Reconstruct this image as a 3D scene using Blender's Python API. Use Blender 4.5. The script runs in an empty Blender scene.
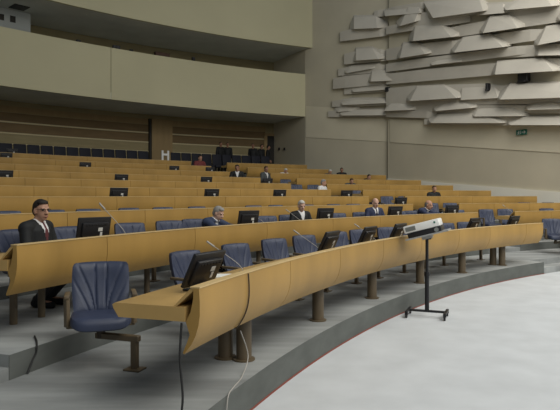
import bpy, bmesh, math, random
from mathutils import Vector, Matrix, Quaternion
random.seed(4)
S = bpy.context.scene
COL = S.collection
PI = math.pi
R = math.radians

# ------------------------------------------------------------------ hall layout
CX, CY = 17.604, -2.196            # centre of the concentric rows
R1, DR = 19.08, 2.026              # radius of the first desk front, row spacing
ZP = 0.261                         # first platform above the main floor
RISE = [0, .200, .359, .575, .798, 1.038, 1.305, 1.598, 1.925, 2.245]
F = [ZP + h for h in RISE]         # floor height of every row
GAL = 2.62 + ZP                    # gallery floor behind the last row
CAMZ = 1.45 + ZP
FOC = 585.0
HOR = 195.8

def RR(k): return R1 + DR * k
def pol(r, t, z=0.0):
    a = R(t)
    return Vector((CX - r * math.cos(a), CY + r * math.sin(a), z))
def inward(t): return -R(t) - PI / 2          # rotation whose local +Y looks at the centre
def ang(px, r):
    """bearing (deg) at which the line of sight through column px meets the circle r"""
    a = (px - 280) / FOC
    A = 1 + a * a; B = -2 * (a * CX + CY); C = CX * CX + CY * CY - r * r
    Y = (-B + math.sqrt(max(B * B - 4 * A * C, 0))) / (2 * A)
    return math.degrees(math.atan2(Y - CY, CX - a * Y))

# ------------------------------------------------------------------ materials
def mat(name, col, rough=.6, var=.0, scale=(5, 5, 5), bump=0., bscale=200, metal=0., spec=.3, emit=None, col2=None, detail=4):
    m = bpy.data.materials.new(name); m.use_nodes = True
    nt = m.node_tree; b = nt.nodes['Principled BSDF']
    b.inputs['Roughness'].default_value = rough
    b.inputs['Metallic'].default_value = metal
    b.inputs['Specular IOR Level'].default_value = spec
    c = [x for x in col] + [1]
    b.inputs['Base Color'].default_value = c
    if var or bump:
        tc = nt.nodes.new('ShaderNodeTexCoord')
    if var:
        mp = nt.nodes.new('ShaderNodeMapping'); mp.inputs['Scale'].default_value = scale
        nz = nt.nodes.new('ShaderNodeTexNoise'); nz.inputs['Scale'].default_value = 1; nz.inputs['Detail'].default_value = detail
        cr = nt.nodes.new('ShaderNodeValToRGB')
        lo = [x * (1 - var) for x in col] + [1]
        hi = list(col2) + [1] if col2 else [min(1, x * (1 + var)) for x in col] + [1]
        cr.color_ramp.elements[0].position = .3; cr.color_ramp.elements[1].position = .7
        cr.color_ramp.elements[0].color = lo; cr.color_ramp.elements[1].color = hi
        nt.links.new(tc.outputs['Object'], mp.inputs[0]); nt.links.new(mp.outputs[0], nz.inputs[0])
        nt.links.new(nz.outputs[0], cr.inputs[0]); nt.links.new(cr.outputs[0], b.inputs['Base Color'])
    if bump:
        n2 = nt.nodes.new('ShaderNodeTexNoise'); n2.inputs['Scale'].default_value = bscale
        bp = nt.nodes.new('ShaderNodeBump'); bp.inputs['Strength'].default_value = bump; bp.inputs['Distance'].default_value = .01
        nt.links.new(tc.outputs['Object'], n2.inputs[0]); nt.links.new(n2.outputs[0], bp.inputs['Height'])
        nt.links.new(bp.outputs[0], b.inputs['Normal'])
    if emit:
        b.inputs['Emission Color'].default_value = list(emit[:3]) + [1]
        b.inputs['Emission Strength'].default_value = emit[3]
    return m

M = {}
M['wood'] = mat('oak_panel', (.365, .218, .060), .42, .14, (2.2, 2.2, .5), spec=.35, detail=6)
M['woodtop'] = mat('oak_top', (.50, .32, .115), .38, .10, (2.2, 2.2, .8), spec=.4, detail=6)
M['edge'] = mat('oak_edge_highlight', (.58, .42, .20), .4, .06, (2, 2, 2), spec=.4)  # oak made paler: light caught on the desk edges, put into the colour
M['leather'] = mat('navy_leather', (.030, .039, .074), .5, .10, (9, 9, 9), bump=.12, bscale=90, spec=.45)
M['bronze'] = mat('bronze_paint', (.115, .085, .05), .45, .08, (6, 6, 6), spec=.4)
M['darkbronze'] = mat('dark_bronze', (.06, .045, .03), .45)
M['black'] = mat('black_plastic', (.012, .012, .014), .42, spec=.4)
M['screen'] = mat('screen_glass', (.008, .009, .012), .15)
M['sticker'] = mat('white_sticker', (.55, .55, .52), .6)
M['carpet'] = mat('tier_carpet', (.27, .28, .275), .95, .28, (.6, 3.2, 2), bump=.25, bscale=160, spec=.1)  # stretched noise paints streaks of shadow and light onto the tiers
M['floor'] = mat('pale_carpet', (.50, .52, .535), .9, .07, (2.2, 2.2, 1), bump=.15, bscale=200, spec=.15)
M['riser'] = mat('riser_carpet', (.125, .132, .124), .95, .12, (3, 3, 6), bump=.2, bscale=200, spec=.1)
M['red'] = mat('red_edge', (.22, .06, .045), .7)
M['wall'] = mat('plaster_wall', (.50, .46, .355), .85, .05, (.7, .7, .7), bump=.1, bscale=60, spec=.15)
M['wallpale'] = mat('pale_plaster', (.74, .72, .63), .85, .04, (.5, .5, .5), bump=.08, bscale=60, spec=.15)
M['wallband'] = mat('band_plaster', (.60, .555, .43), .85, .05, (.7, .7, .7), spec=.15)
M['balcony'] = mat('balcony_plaster', (.51, .48, .325), .8, .04, (.4, .4, .4), spec=.15)
M['soffit'] = mat('dark_soffit', (.62, .64, .60), .9, .08, (.8, .8, .8), spec=.1)
M['relief'] = mat('pale_relief', (.52, .49, .425), .85, .06, (.8, .8, .8), spec=.12)
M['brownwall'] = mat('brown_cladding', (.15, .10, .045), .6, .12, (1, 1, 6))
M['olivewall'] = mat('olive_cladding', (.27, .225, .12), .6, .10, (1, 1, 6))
M['strip'] = mat('pale_strip', (.55, .48, .30), .6)
M['pillar'] = mat('wood_pillar', (.27, .19, .09), .55, .10, (4, 4, .6))
M['door'] = mat('dark_door', (.02, .018, .014), .5)
M['navyseat'] = mat('gallery_seat', (.013, .014, .022), .7)
M['booth'] = mat('booth_grey', (.36, .38, .37), .8, .03, (1, 1, 1))
M['white'] = mat('white_plastic', (.72, .72, .70), .4)
M['greyplastic'] = mat('grey_plastic', (.20, .21, .20), .5)
M['metal'] = mat('grey_metal', (.42, .42, .41), .4, metal=.5)
M['micgrey'] = mat('mic_grey', (.36, .34, .31), .45)
M['green'] = mat('exit_green', (.015, .14, .10), .5)
M['glass'] = mat('clear_glass', (.75, .80, .82), .08, spec=.5)
M['glass'].node_tree.nodes['Principled BSDF'].inputs['Transmission Weight'].default_value = .85
M['blackcable'] = mat('black_cable', (.02, .02, .02), .6)
M['greycable'] = mat('grey_cable', (.38, .36, .33), .6)
M['lampglow'] = mat('lamp_glow', (.6, .6, .55), .5, emit=(1, .95, .85, .03))
for nm, c in dict(skin=(.42, .235, .16), skin_dark=(.30, .16, .105), skin_pale=(.52, .33, .25), lips=(.30, .11, .085), eye=(.03, .025, .02), hair_dark=(.018, .014, .011),
                  hair_grey=(.26, .25, .235), hair_white=(.50, .48, .44), hair_brown=(.07, .04, .02), suit_black=(.012, .013, .014), suit_navy=(.028, .036, .075),
                  suit_grey=(.06, .068, .07), suit_blue=(.035, .048, .09), shirt=(.62, .62, .62), tie_red=(.10, .028, .032), tie_dark=(.02, .02, .03),
                  red_top=(.16, .035, .035), trousers=(.02, .02, .024), shoe=(.01, .01, .01), paper=(.7, .7, .66)).items():
    M[nm] = mat(nm + '_cloth' if 'suit' in nm else nm + '_tone', c, .7 if 'skin' not in nm else .5)

# ------------------------------------------------------------------ mesh helpers
def finish(bm, name, material, parent=None, smooth=35, loc=None, rot=None):
    me = bpy.data.meshes.new(name)
    bmesh.ops.recalc_face_normals(bm, faces=bm.faces[:])
    for f in bm.faces: f.smooth = True
    bm.to_mesh(me); bm.free()
    me.set_sharp_from_angle(angle=R(smooth))
    mats = material if isinstance(material, (list, tuple)) else [material]
    for m in mats: me.materials.append(m)
    o = bpy.data.objects.new(name, me); COL.objects.link(o)
    if parent: o.parent = parent
    if loc is not None: o.location = loc
    if rot is not None: o.rotation_euler = rot
    return o
def tag(o, label=None, cat=None, group=None, kind=None):
    if label: o['label'] = label
    if cat: o['category'] = cat
    if group: o['group'] = group
    if kind: o['kind'] = kind
    return o
def struct(o): o['kind'] = 'structure'; return o
def empty(name, loc=(0, 0, 0), rz=0.):
    o = bpy.data.objects.new(name, None); COL.objects.link(o)
    o.location = loc; o.rotation_euler = (0, 0, rz); o.empty_display_size = .2
    return o
def copy_tree(o, parent=None):
    c = o.copy(); COL.objects.link(c); c.parent = parent
    for ch in list(o.children): copy_tree(ch, c)
    return c
def box(bm, c, s, rot=None, bev=0., seg=2):
    r = bmesh.ops.create_cube(bm, size=1.0)
    vs = r['verts']
    for v in vs: v.co = Vector((v.co.x * s[0], v.co.y * s[1], v.co.z * s[2]))
    if bev:
        es = list({e for v in vs for e in v.link_edges})
        g = bmesh.ops.bevel(bm, geom=es, offset=bev, segments=seg, affect='EDGES', profile=.5)
        vs = list({v for f in g['faces'] for v in f.verts} | {v for v in vs if v.is_valid})
    m = Matrix.Translation(Vector(c))
    if rot is not None: m = m @ (rot if isinstance(rot, Matrix) else Matrix.Rotation(rot, 4, 'Z'))
    for v in vs: v.co = m @ v.co
    return vs
def cyl(bm, p0, p1, r0, r1=None, n=16):
    p0, p1 = Vector(p0), Vector(p1); r1 = r0 if r1 is None else r1
    d = (p1 - p0); q = d.to_track_quat('Z', 'Y').to_matrix()
    a = []; b = []
    for i in range(n):
        w = Vector((math.cos(2 * PI * i / n), math.sin(2 * PI * i / n), 0))
        a.append(bm.verts.new(p0 + q @ (w * r0))); b.append(bm.verts.new(p1 + q @ (w * r1)))
    for i in range(n):
        j = (i + 1) % n; bm.faces.new((a[i], a[j], b[j], b[i]))
    bm.faces.new(a[::-1]); bm.faces.new(b)
def tube(bm, pts, r, n=8, radii=None):
    pts = [Vector(p) for p in pts]; rings = []
    up = None
    for i, p in enumerate(pts):
        d = (pts[min(i + 1, len(pts) - 1)] - pts[max(i - 1, 0)]).normalized()
        if up is None:
            up = Vector((0, 0, 1)) if abs(d.z) < .9 else Vector((1, 0, 0))
        x = d.cross(up).normalized(); up = x.cross(d).normalized()
        rr = radii[i] if radii else r
        rings.append([bm.verts.new(p + (x * math.cos(2 * PI * k / n) + up * math.sin(2 * PI * k / n)) * rr) for k in range(n)])
    for a, b in zip(rings, rings[1:]):
        for k in range(n):
            l = (k + 1) % n; bm.faces.new((a[k], a[l], b[l], b[k]))
    bm.faces.new(rings[0][::-1]); bm.faces.new(rings[-1])
def spline(pts, n=6):
    pts = [Vector(p) for p in pts]; out = []
    for i in range(len(pts) - 1):
        p0, p1, p2, p3 = pts[max(i - 1, 0)], pts[i], pts[i + 1], pts[min(i + 2, len(pts) - 1)]
        for k in range(n):
            t = k / n
            out.append(.5 * ((2 * p1) + (p2 - p0) * t + (2 * p0 - 5 * p1 + 4 * p2 - p3) * t * t + (3 * p1 - p0 - 3 * p2 + p3) * t ** 3))
    return out + [pts[-1]]
def sweep(bm, prof, r, t0, t1, z0=0., step=.8):
    """closed outline [(radial offset, height)] carried round the centre from bearing t0 to t1"""
    n = max(2, int(math.ceil(abs(t1 - t0) / step)) + 1); rings = []
    for i in range(n):
        t = t0 + (t1 - t0) * i / (n - 1)
        rings.append([bm.verts.new(pol(r + o, t, z0 + z)) for o, z in prof])
    m = len(prof)
    for a, b in zip(rings, rings[1:]):
        for k in range(m):
            l = (k + 1) % m; bm.faces.new((a[k], a[l], b[l], b[k]))
    bm.faces.new(rings[0][::-1]); bm.faces.new(rings[-1])
def rect(a, b, z0, z1): return [(a, z0), (b, z0), (b, z1), (a, z1)]
def ell(bm, c, s, rot=None, u=16, v=12):
    r = bmesh.ops.create_uvsphere(bm, u_segments=u, v_segments=v, radius=1.0)
    m = Matrix.Translation(Vector(c)) @ (rot if rot is not None else Matrix.Identity(4)) @ Matrix.Diagonal((s[0], s[1], s[2], 1))
    for w in r['verts']: w.co = m @ w.co

# ------------------------------------------------------------------ floors and tiers
bm = bmesh.new()
vs = [bm.verts.new((x, y, 0)) for x, y in ((-8, -14), (40, -14), (40, 34), (-8, 34))]
bm.faces.new(vs); struct(finish(bm, 'floor', M['floor']))
RISER = 1.79
AL = [18.2, ang(16.5, RR(1)), 19.8, 20, 20, 20, 20, 20, 20, 20]      # near aisle end of every row
AISLE_A = [ang(x, RR(k)) for k, x in enumerate((543, 478, 413, 369, 331, 291))]
AISLE_B = [None] + [ang(x, RR(k + 1)) for k, x in enumerate((515, 459, 405, 363, 327))]
AISLE_B[0] = AISLE_B[1] - .2
while len(AISLE_A) < 10:
    AISLE_A.append(AISLE_A[-1] + .05); AISLE_B.append(AISLE_B[-1] - .02)
print('aisle', [round(a, 1) for a in AISLE_A], [round(a, 1) for a in AISLE_B])
def front(k): return R1 + .035 if k == 0 else RR(k - 1) + RISER
ENDT = [73.5, 72.5, 71.5] + [ang(x, RR(k)) for k, x in ((3, 537), (4, 491), (5, 453), (6, 421), (7, 386), (8, 331), (9, 307))]
for k in range(11):
    top = F[k] if k < 10 else GAL
    f0 = front(k); f1 = front(k + 1) if k < 10 else R1 + 24.2
    zlow = 0 if k == 0 else (F[k - 1] - .04)
    la, lb = (AISLE_A[min(k, 9)] + .3, AISLE_B[min(k, 9)] - .3)
    lend = (ang(8.8, front(1)) if k == 1 else 19.8) if k else 12.2
    tend = 92 if k < 3 else (84 if k < 10 else 82)
    bm = bmesh.new()
    nxt = f1 - f0 + .36
    if k == 0:
        sweep(bm, rect(0, nxt, zlow, top), f0, -12, la)
    else:
        sweep(bm, rect(0, nxt, zlow, top), f0, lend, la)
        sweep(bm, rect(.34, nxt, zlow, top), f0, 0, lend)      # near aisle, set back behind a half step
        sweep(bm, rect(0, .34, zlow, (zlow + .04 + top) / 2), f0, 5, lend)
    sweep(bm, rect(0, nxt, zlow, top), f0, lb, tend)
    sweep(bm, rect(.34, nxt, zlow, top), f0, la, lb)
    sweep(bm, rect(0, .34, zlow, (zlow + (.04 if k else 0) + top) / 2), f0, la, lb)
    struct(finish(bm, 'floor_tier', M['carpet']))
    # carpeted riser facing
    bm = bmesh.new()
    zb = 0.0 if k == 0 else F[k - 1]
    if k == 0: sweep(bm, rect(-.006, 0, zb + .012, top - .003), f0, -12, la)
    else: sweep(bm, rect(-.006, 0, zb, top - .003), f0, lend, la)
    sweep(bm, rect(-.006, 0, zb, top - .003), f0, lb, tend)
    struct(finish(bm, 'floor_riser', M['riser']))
bm = bmesh.new(); sweep(bm, rect(-.014, 0.0, 0, .013), front(0), -12, AISLE_A[0] + .3)
struct(finish(bm, 'trim_1', M['red']))

# ------------------------------------------------------------------ desks
PANEL = [(0, .854), (-.006, .76), (-.006, .68), (.004, .61), (.024, .545), (.055, .485), (.107, .42), (.116, .43), (.085, .50), (.066, .55), (.094, .63), (.06, .70), (.042, .78), (.040, .854)]
DESKTOP = [(.10, .727), (.63, .727), (.648, .715), (.64, .69), (.60, .632), (.10, .632)]
BOARD = [(.185, .7275), (.165, .7275), (.044, .835), (.044, .852), (.062, .852)]
ORD = ['front', 'second', 'third', 'fourth', 'fifth', 'sixth', 'seventh', 'eighth', 'ninth', 'tenth']
NTH = ['first', 'second', 'third', 'fourth', 'fifth', 'sixth', 'seventh', 'eighth', 'ninth', 'tenth', 'eleventh', 'twelfth', 'thirteenth', 'fourteenth', 'fifteenth', 'sixteenth']
def desk(k, t0, t1, seams, posts, block):
    r = RR(k); z = F[k] - (.028 if k == 1 else 0)
    e = empty('bench_desk', pol(r + .3, (t0 + t1) / 2, z))
    tag(e, 'long curved oak bench desk of the %s row, %s' % (ORD[k], block), 'desk', 'curved bench desks')
    inv = Matrix.Translation(-e.location)
    def part(bm, name, m):
        bm.transform(inv); return finish(bm, name, m, e)
    cuts = [t0] + [s for s in seams if t0 + 1 < s < t1 - 1] + [t1]
    g = math.degrees(.004 / r)
    bm = bmesh.new()
    for i, (a, b) in enumerate(zip(cuts, cuts[1:])):
        sweep(bm, PANEL, r, a + (g if i else 0), b - (g if i < len(cuts) - 2 else 0), z)
    part(bm, 'front_panel', M['wood'])
    bm = bmesh.new(); sweep(bm, DESKTOP, r, t0, t1, z); part(bm, 'desktop', M['woodtop'])
    bm = bmesh.new(); sweep(bm, BOARD, r, t0 + .02, t1 - .02, z); part(bm, 'back_board', M['woodtop'])
    bm = bmesh.new(); sweep(bm, rect(-.006, .064, .8535, .862), r, t0, t1, z); part(bm, 'edge_highlight', M['edge'])  # added strip, painted highlight along the top of each row
    for t in posts:
        t, po = t if isinstance(t, tuple) else (t, .3)
        if not t0 < t < t1: continue
        bm = bmesh.new(); p = pol(r + po, t, z)
        pr = .068 if k == 0 else .037
        cyl(bm, p, p + Vector((0, 0, .634)), pr, n=18); cyl(bm, p, p + Vector((0, 0, .014)), pr * 1.45, n=18)
        part(bm, 'support_post', M['bronze'])
    return e
for k in range(10):
    a0, a1 = AL[k], AISLE_A[k]
    if k == 0:
        seams = [20.66, 23.4, 27.5, 31.8, 36.1, 40.67, 44.6, 49.3]
        posts = [(ang(225.5, R1 + .48), .48), 22.36, 27.68, 32.74, 37.98, 42.98, (ang(493, R1 + .48), .48), ang(502, R1 + .3)]
    else:
        seams = [a0 + 4.6 * 20 / RR(k) * j - .8 for j in range(1, 14)]
        posts = [a0 + 2.2 + 5.0 * 20 / RR(k) * j for j in range(0, 12)]
        if k == 1: posts = [(ang(13.5, R1 + DR + .58), .58), (ang(41.5, R1 + DR + .58), .58), (ang(147, R1 + DR + .5), .5), 33, 37, 41, 45, 49]; seams = [23.14, 27.59, 32.46, 38.02, 42.6, 47.2]
    desk(k, a0, a1, seams, posts, 'in the block between the aisles')
    b0, b1 = AISLE_B[k], ENDT[k]
    seams = [b0 + 4.4 * 20 / RR(k) * j for j in range(1, 12)]
    posts = [b0 + 1.6 + 5.0 * 20 / RR(k) * j for j in range(0, 9)]
    desk(k, b0, b1, seams, posts, 'in the block beside the relief wall')

# ------------------------------------------------------------------ chairs
def chair_back(bm):
    NU, NV = 56, 28
    def P(u, v, side):
        w = .222 + .020 * math.sin(PI * min(v, 1) * .8)
        if v > .92: w -= .014 * ((v - .92) / .08) ** 2
        x = u * w
        z = .43 + .43 * v - .006 * u ** 4 * max(0, v - .8) * 5
        yb = -.155 - .135 * v - .02 * math.sin(PI * v)
        y = yb + .05 * u * u
        edge = (1 - abs(u) ** 6) * (1 - abs(2 * v - 1) ** 8)
        th = .02 + .03 * edge
        if side > 0:
            g = 0
            for sgn in (-1, 1):
                for c in (.16 + .05 * v, .24 + .62 * v ** 1.6, .42 + .85 * v ** 1.2):
                    d = (u - sgn * c) * w
                    g += math.exp(-(d / .0075) ** 2)
            y += th - .013 * min(g, 1) * edge
        else:
            y -= th * .8
        return Vector((x, y, z))
    fr = [[bm.verts.new(P(-1 + 2 * i / NU, j / NV, 1)) for i in range(NU + 1)] for j in range(NV + 1)]
    bk = [[bm.verts.new(P(-1 + 2 * i / NU, j / NV, -1)) for i in range(NU + 1)] for j in range(NV + 1)]
    for j in range(NV):
        for i in range(NU):
            bm.faces.new((fr[j][i], fr[j][i + 1], fr[j + 1][i + 1], fr[j + 1][i]))
            bm.faces.new((bk[j][i], bk[j + 1][i], bk[j + 1][i + 1], bk[j][i + 1]))
    for j in range(NV):
        for i in (0, NU): bm.faces.new((fr[j][i], bk[j][i], bk[j + 1][i], fr[j + 1][i]))
    for i in range(NU):
        for j in (0, NV): bm.faces.new((fr[j][i], bk[j][i], bk[j][i + 1], fr[j][i + 1]))
def chair_seat(bm):
    N = 20
    def ring(z, s):
        out = []
        for i in range(40):
            a = 2 * PI * i / 40
            c, d = math.cos(a), math.sin(a)
            x = .245 * s * math.copysign(abs(c) ** .45, c); y = .235 * s * math.copysign(abs(d) ** .45, d) + .02
            fz = -.03 * max(0, (y - .15) / .1) ** 2
            out.append(bm.verts.new((x, y, z + fz)))
        return out
    rs = [ring(z, s) for z, s in ((.365, .80), (.37, .93), (.39, 1.0), (.43, 1.0), (.452, .96), (.462, .85), (.455, .5))]
    for a, b in zip(rs, rs[1:]):
        for i in range(40): bm.faces.new((a[i], a[(i + 1) % 40], b[(i + 1) % 40], b[i]))
    bm.faces.new(rs[0][::-1]); bm.faces.new(rs[-1])
HUB = .33
def make_chair():
    e = empty('swivel_chair')
    bm = bmesh.new(); chair_seat(bm); finish(bm, 'seat', M['leather'], e, loc=(HUB, 0, 0))
    bm = bmesh.new(); chair_back(bm); finish(bm, 'backrest', M['leather'], e, smooth=60, loc=(HUB, 0, 0))
    for s in (-1, 1):
        bm = bmesh.new()
        for a, b in (((s * .20, .06, .375), (s * .272, .06, .375)), ((s * .268, .06, .365), (s * .274, .05, .60))):
            a, b = Vector(a), Vector(b); d = b - a
            box(bm, (a + b) / 2, (.035, .055, d.length + .01), d.to_track_quat('Z', 'Y').to_matrix().to_4x4(), .006, 1)
        box(bm, (s * .274, -.05, .606), (.045, .27, .03), None, .01, 2)
        finish(bm, 'armrest', M['bronze'], e, loc=(HUB, 0, 0))
    bm = bmesh.new(); cyl(bm, (0, 0, .24), (0, 0, .372), .035); box(bm, (0, 0, .352), (.26, .22, .025), None, .006, 1)
    finish(bm, 'seat_mount', M['darkbronze'], e, loc=(HUB, 0, 0))
    bm = bmesh.new(); box(bm, (HUB / 2, 0, .262), (HUB + .09, .055, .05), None, .006, 1)
    finish(bm, 'swing_arm', M['bronze'], e)
    bm = bmesh.new(); box(bm, (0, 0, .125), (.055, .055, .25), None, .006, 1); box(bm, (0, 0, .007), (.15, .13, .014), None, .004, 1)
    finish(bm, 'pedestal_post', M['bronze'], e)
    return e
CH0 = make_chair(); used = [False]
YAWED = ('seat', 'backrest', 'armrest', 'seat_mount')
def place_chair(k, t, yaw, label, off=1.12, group='navy swivel chairs', z=None, swing=0.):
    """t is the bearing of the seat centre; the post stands further along the row"""
    r = RR(k) + off
    tp = t + (0 if swing else math.degrees(HUB / r))
    o = CH0 if not used[0] else copy_tree(CH0)
    used[0] = True
    o.scale = (1, 1, 1)
    o.location = pol(r, tp, F[k] if z is None else z); o.rotation_euler = (0, 0, inward(tp) + R(swing))
    for c in o.children:
        if c.name.split('.')[0] in YAWED: c.rotation_euler = (0, 0, R(yaw - swing))
    tag(o, label, 'chair', group)
    return o
# front row
c1 = [20.6] + [ang(x, RR(0) + 1.3) for x in (188, 237, 275, 305, 337, 360, 387, 407, 428, 446, 463, 480)]
c1 = c1[:10] + [c1[9] + 2.1, c1[9] + 4.3]
y1 = [-52, -6, -10, -12, -12, -14, -10, -16, -10, -14, -12, -14]
for i, (t, y) in enumerate(zip(c1, y1)):
    o = place_chair(0, t, y, 'navy leather chair facing the camera at the open end of the front desk' if i == 0 else 'navy leather swivel chair behind the front desk, %s from the end by the aisle' % NTH[i], off=1.02 if i == 0 else 1.12, swing=-88 if i == 0 else 0)
# second row (the seats that people use are placed with them)
PEOPLE2 = [ang(x, RR(1) + 1.1) for x in (37, 208, 300, 371, 421)]
c2 = [20.6] + [ang(x, RR(1) + 1.35) for x in (66, 126, 166, 264, 335, 396, 455)]
for i, t in enumerate(c2):
    place_chair(1, t, -16 if i else -10, 'empty navy chair in the second row, %s from the near aisle' % NTH[i])
for i, t in enumerate(PEOPLE2):
    place_chair(1, t, -8, 'navy chair under the %s seated man along the second row' % NTH[i], off=1.22)
# third row: only the top edges rise over the desk in front
c3 = [ang(x, RR(2) + 1.36) for x in (3, 51, 86, 128, 161, 196, 252, 275, 305, 333, 352)]
for i, t in enumerate(c3):
    place_chair(2, t, -4 if i % 2 else -10, 'navy chair top edge showing over the third row desk, %s from the near side' % NTH[i])
# chairs beside the aisle opening
for k, off, xs in ((0, 1.0, (552,)), (1, 1.1, (488, 503)), (2, 1.15, (433, 447)), (3, 1.15, (388, 376)), (4, 1.15, (356, 346)), (5, 1.15, (297, 309)), (6, 1.1, (286,)), (8, 1.1, (182, 192))):
    for i, x in enumerate(xs):
        tc = ang(xs[0], RR(k) + off + .1) + i * math.degrees(.78 / (RR(k) + off))
        place_chair(k, tc, -30 if k == 0 else -14 - 8 * i,
                    'navy chair at the %s row aisle opening, %s' % (ORD[k], 'nearest the desk tip' if i == 0 else 'second from the desk tip'), off=off, group='navy chairs at the aisle opening')
place_chair(0, AISLE_B[0] + 4.6, -25, 'navy chair at the frame edge behind the front desk beside the relief wall', off=1.2)
place_chair(1, ang(549, RR(1) + 1.2), -14, 'navy chair peeping over the second row desk beside the relief wall')
place_chair(2, ang(548, RR(2) + 1.3), -10, 'navy chair peeping over the third row desk below the pale wall')
place_chair(2, ang(524, RR(2) + 1.3), -10, 'navy chair behind the third row desk beside the relief wall, near its open end')

# ------------------------------------------------------------------ monitors
def make_monitor():
    e = empty('desk_monitor')
    def part(bm, name, m): return finish(bm, name, m, e, loc=(0, 0, .04), rot=(R(-14), 0, 0))
    bm = bmesh.new(); box(bm, (0, 0, .14), (.41, .030, .285), None, .008, 2)
    box(bm, (0, .026, .13), (.33, .035, .20), None, .012, 2)
    for i in range(7): box(bm, (-.12 + .04 * i, .046, .205), (.026, .004, .012))
    part(bm, 'casing', M['black'])
    bm = bmesh.new(); box(bm, (0, -.0165, .14), (.365, .002, .228)); part(bm, 'screen', M['screen'])
    bm = bmesh.new(); box(bm, (-.055, .0445, .155), (.055, .0025, .04)); box(bm, (-.07, .0445, .10), (.028, .0025, .05)); part(bm, 'sticker', M['sticker'])
    bm = bmesh.new(); box(bm, (0, .02, .10), (.07, .03, .12), None, .006, 1); box(bm, (0, .04, .03), (.06, .03, .07), None, .005, 1); finish(bm, 'stand', M['black'], e)
    bm = bmesh.new(); box(bm, (0, .02, .007), (.22, .17, .014), None, .005, 1); finish(bm, 'base', M['black'], e)
    return e
MO0 = make_monitor(); mo_used = [False]
def place_monitor(k, t, yaw, label, off=.36):
    o = MO0 if not mo_used[0] else copy_tree(MO0); mo_used[0] = True
    o.location = pol(RR(k) + off, t, F[k] + .7275 - (.028 if k == 1 else 0)); o.rotation_euler = (0, 0, inward(t) + R(yaw))
    for c in o.children:
        if c.name.split('.')[0] in ('casing', 'screen', 'sticker'): c.rotation_euler = (R(-26 if k == 0 else -12), 0, 0)
    tag(o, label, 'monitor', 'black desk monitors')
for k, xs in ((0, (197.5, 324, 363, 394, 470, 510)), (1, (92, 247, 324, 394, 451)), (3, (118, 211, 279, 346)), (2, (400,)), (5, (4, 121, 206, 267)), (7, (85, 174, 210)), (8, (6,)), (9, (12,))):
    for i, x in enumerate(xs):
        wh = '%s from the near side' % NTH[i] if len(xs) > 1 else ('at the aisle opening' if x > 300 else 'by the near end')
        place_monitor(k, ang(x, RR(k) + .36), {0: 0, 1: -14}.get(k, -12) if not (k == 0 and i == 0) else -7,
                      'black monitor on the %s row desk, %s' % (ORD[k], wh))

# ------------------------------------------------------------------ gooseneck microphones
def make_mic():
    e = empty('gooseneck_microphone')
    bm = bmesh.new(); cyl(bm, (0, 0, 0), (0, 0, .02), .045, .04); finish(bm, 'base', M['black'], e)
    pts = spline([(0, 0, .015), (0, -.012, .05), (0, -.07, .11), (0, -.28, .255)], 6)
    bm = bmesh.new(); tube(bm, pts, .0034, 8); finish(bm, 'gooseneck', M['micgrey'], e)
    bm = bmesh.new(); cyl(bm, (0, -.27, .248), (0, -.335, .293), .0095, .0095, 10); ell(bm, (0, -.335, .293), (.010, .010, .010), u=10, v=8); finish(bm, 'capsule', M['micgrey'], e)
    return e
MI0 = make_mic(); mi = [False]
for k, x, yaw, lab in ((0, 243, 18, 'pale gooseneck microphone arching up past the nearest monitor'), (0, 321, 20, 'pale gooseneck microphone beside the second monitor of the front row'),
                       (1, 127, 22, 'pale gooseneck microphone right of the dark-suited man with the tie'), (0, 377, 15, 'small gooseneck microphone by the third front-row monitor'),
                       (1, 267, 15, 'gooseneck microphone beyond the second-row monitor of the grey-haired man'), (1, 514, 10, 'small gooseneck microphone at the open end of the second row desk beside the relief wall'), (1, 303, 15, 'gooseneck microphone before the white-haired man')):
    o = MI0 if not mi[0] else copy_tree(MI0); mi[0] = True
    t = ang(x, RR(k) + .42); o.location = pol(RR(k) + .42, t, F[k] + .7275 - (.028 if k == 1 else 0)); o.rotation_euler = (0, 0, inward(t) + R(yaw)); o.scale = (1, 1, 1.55 if x == 127 else 1)
    tag(o, lab, 'microphone', 'gooseneck microphones')

# water glasses and papers on the second row
for x, h, lab in ((71, .10, 'clear drinking glass beside the second-row monitor'), (60, .06, 'low clear glass in front of the dark-suited man')):
    t = ang(x, RR(1) + .36); bm = bmesh.new(); p = pol(RR(1) + .36, t, F[1] + .6995)
    n = 18; prof = [(0, .004), (.026, .004), (.031, h), (.034, h), (.029, 0), (0, 0)]
    rings = [[bm.verts.new((r_ * math.cos(2 * PI * i / n), r_ * math.sin(2 * PI * i / n), z)) for i in range(n)] for r_, z in prof if r_ > 0]
    for a, b in zip(rings, rings[1:]):
        for i in range(n): bm.faces.new((a[i], a[(i + 1) % n], b[(i + 1) % n], b[i]))
    bm.faces.new(rings[0]); bm.faces.new(rings[-1][::-1])
    o = finish(bm, 'drinking_glass', M['glass'], loc=p); tag(o, lab, 'glass')
t = ang(232, RR(0) + .42); bm = bmesh.new(); box(bm, (0, 0, .006), (.21, .297, .012))
o = finish(bm, 'paper_sheets', M['paper'], loc=pol(RR(0) + .44, t, F[0] + .7275), rot=(0, 0, inward(t) + .4)); tag(o, 'white papers lying on the front desk beside the nearest monitor', 'paper')

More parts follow.
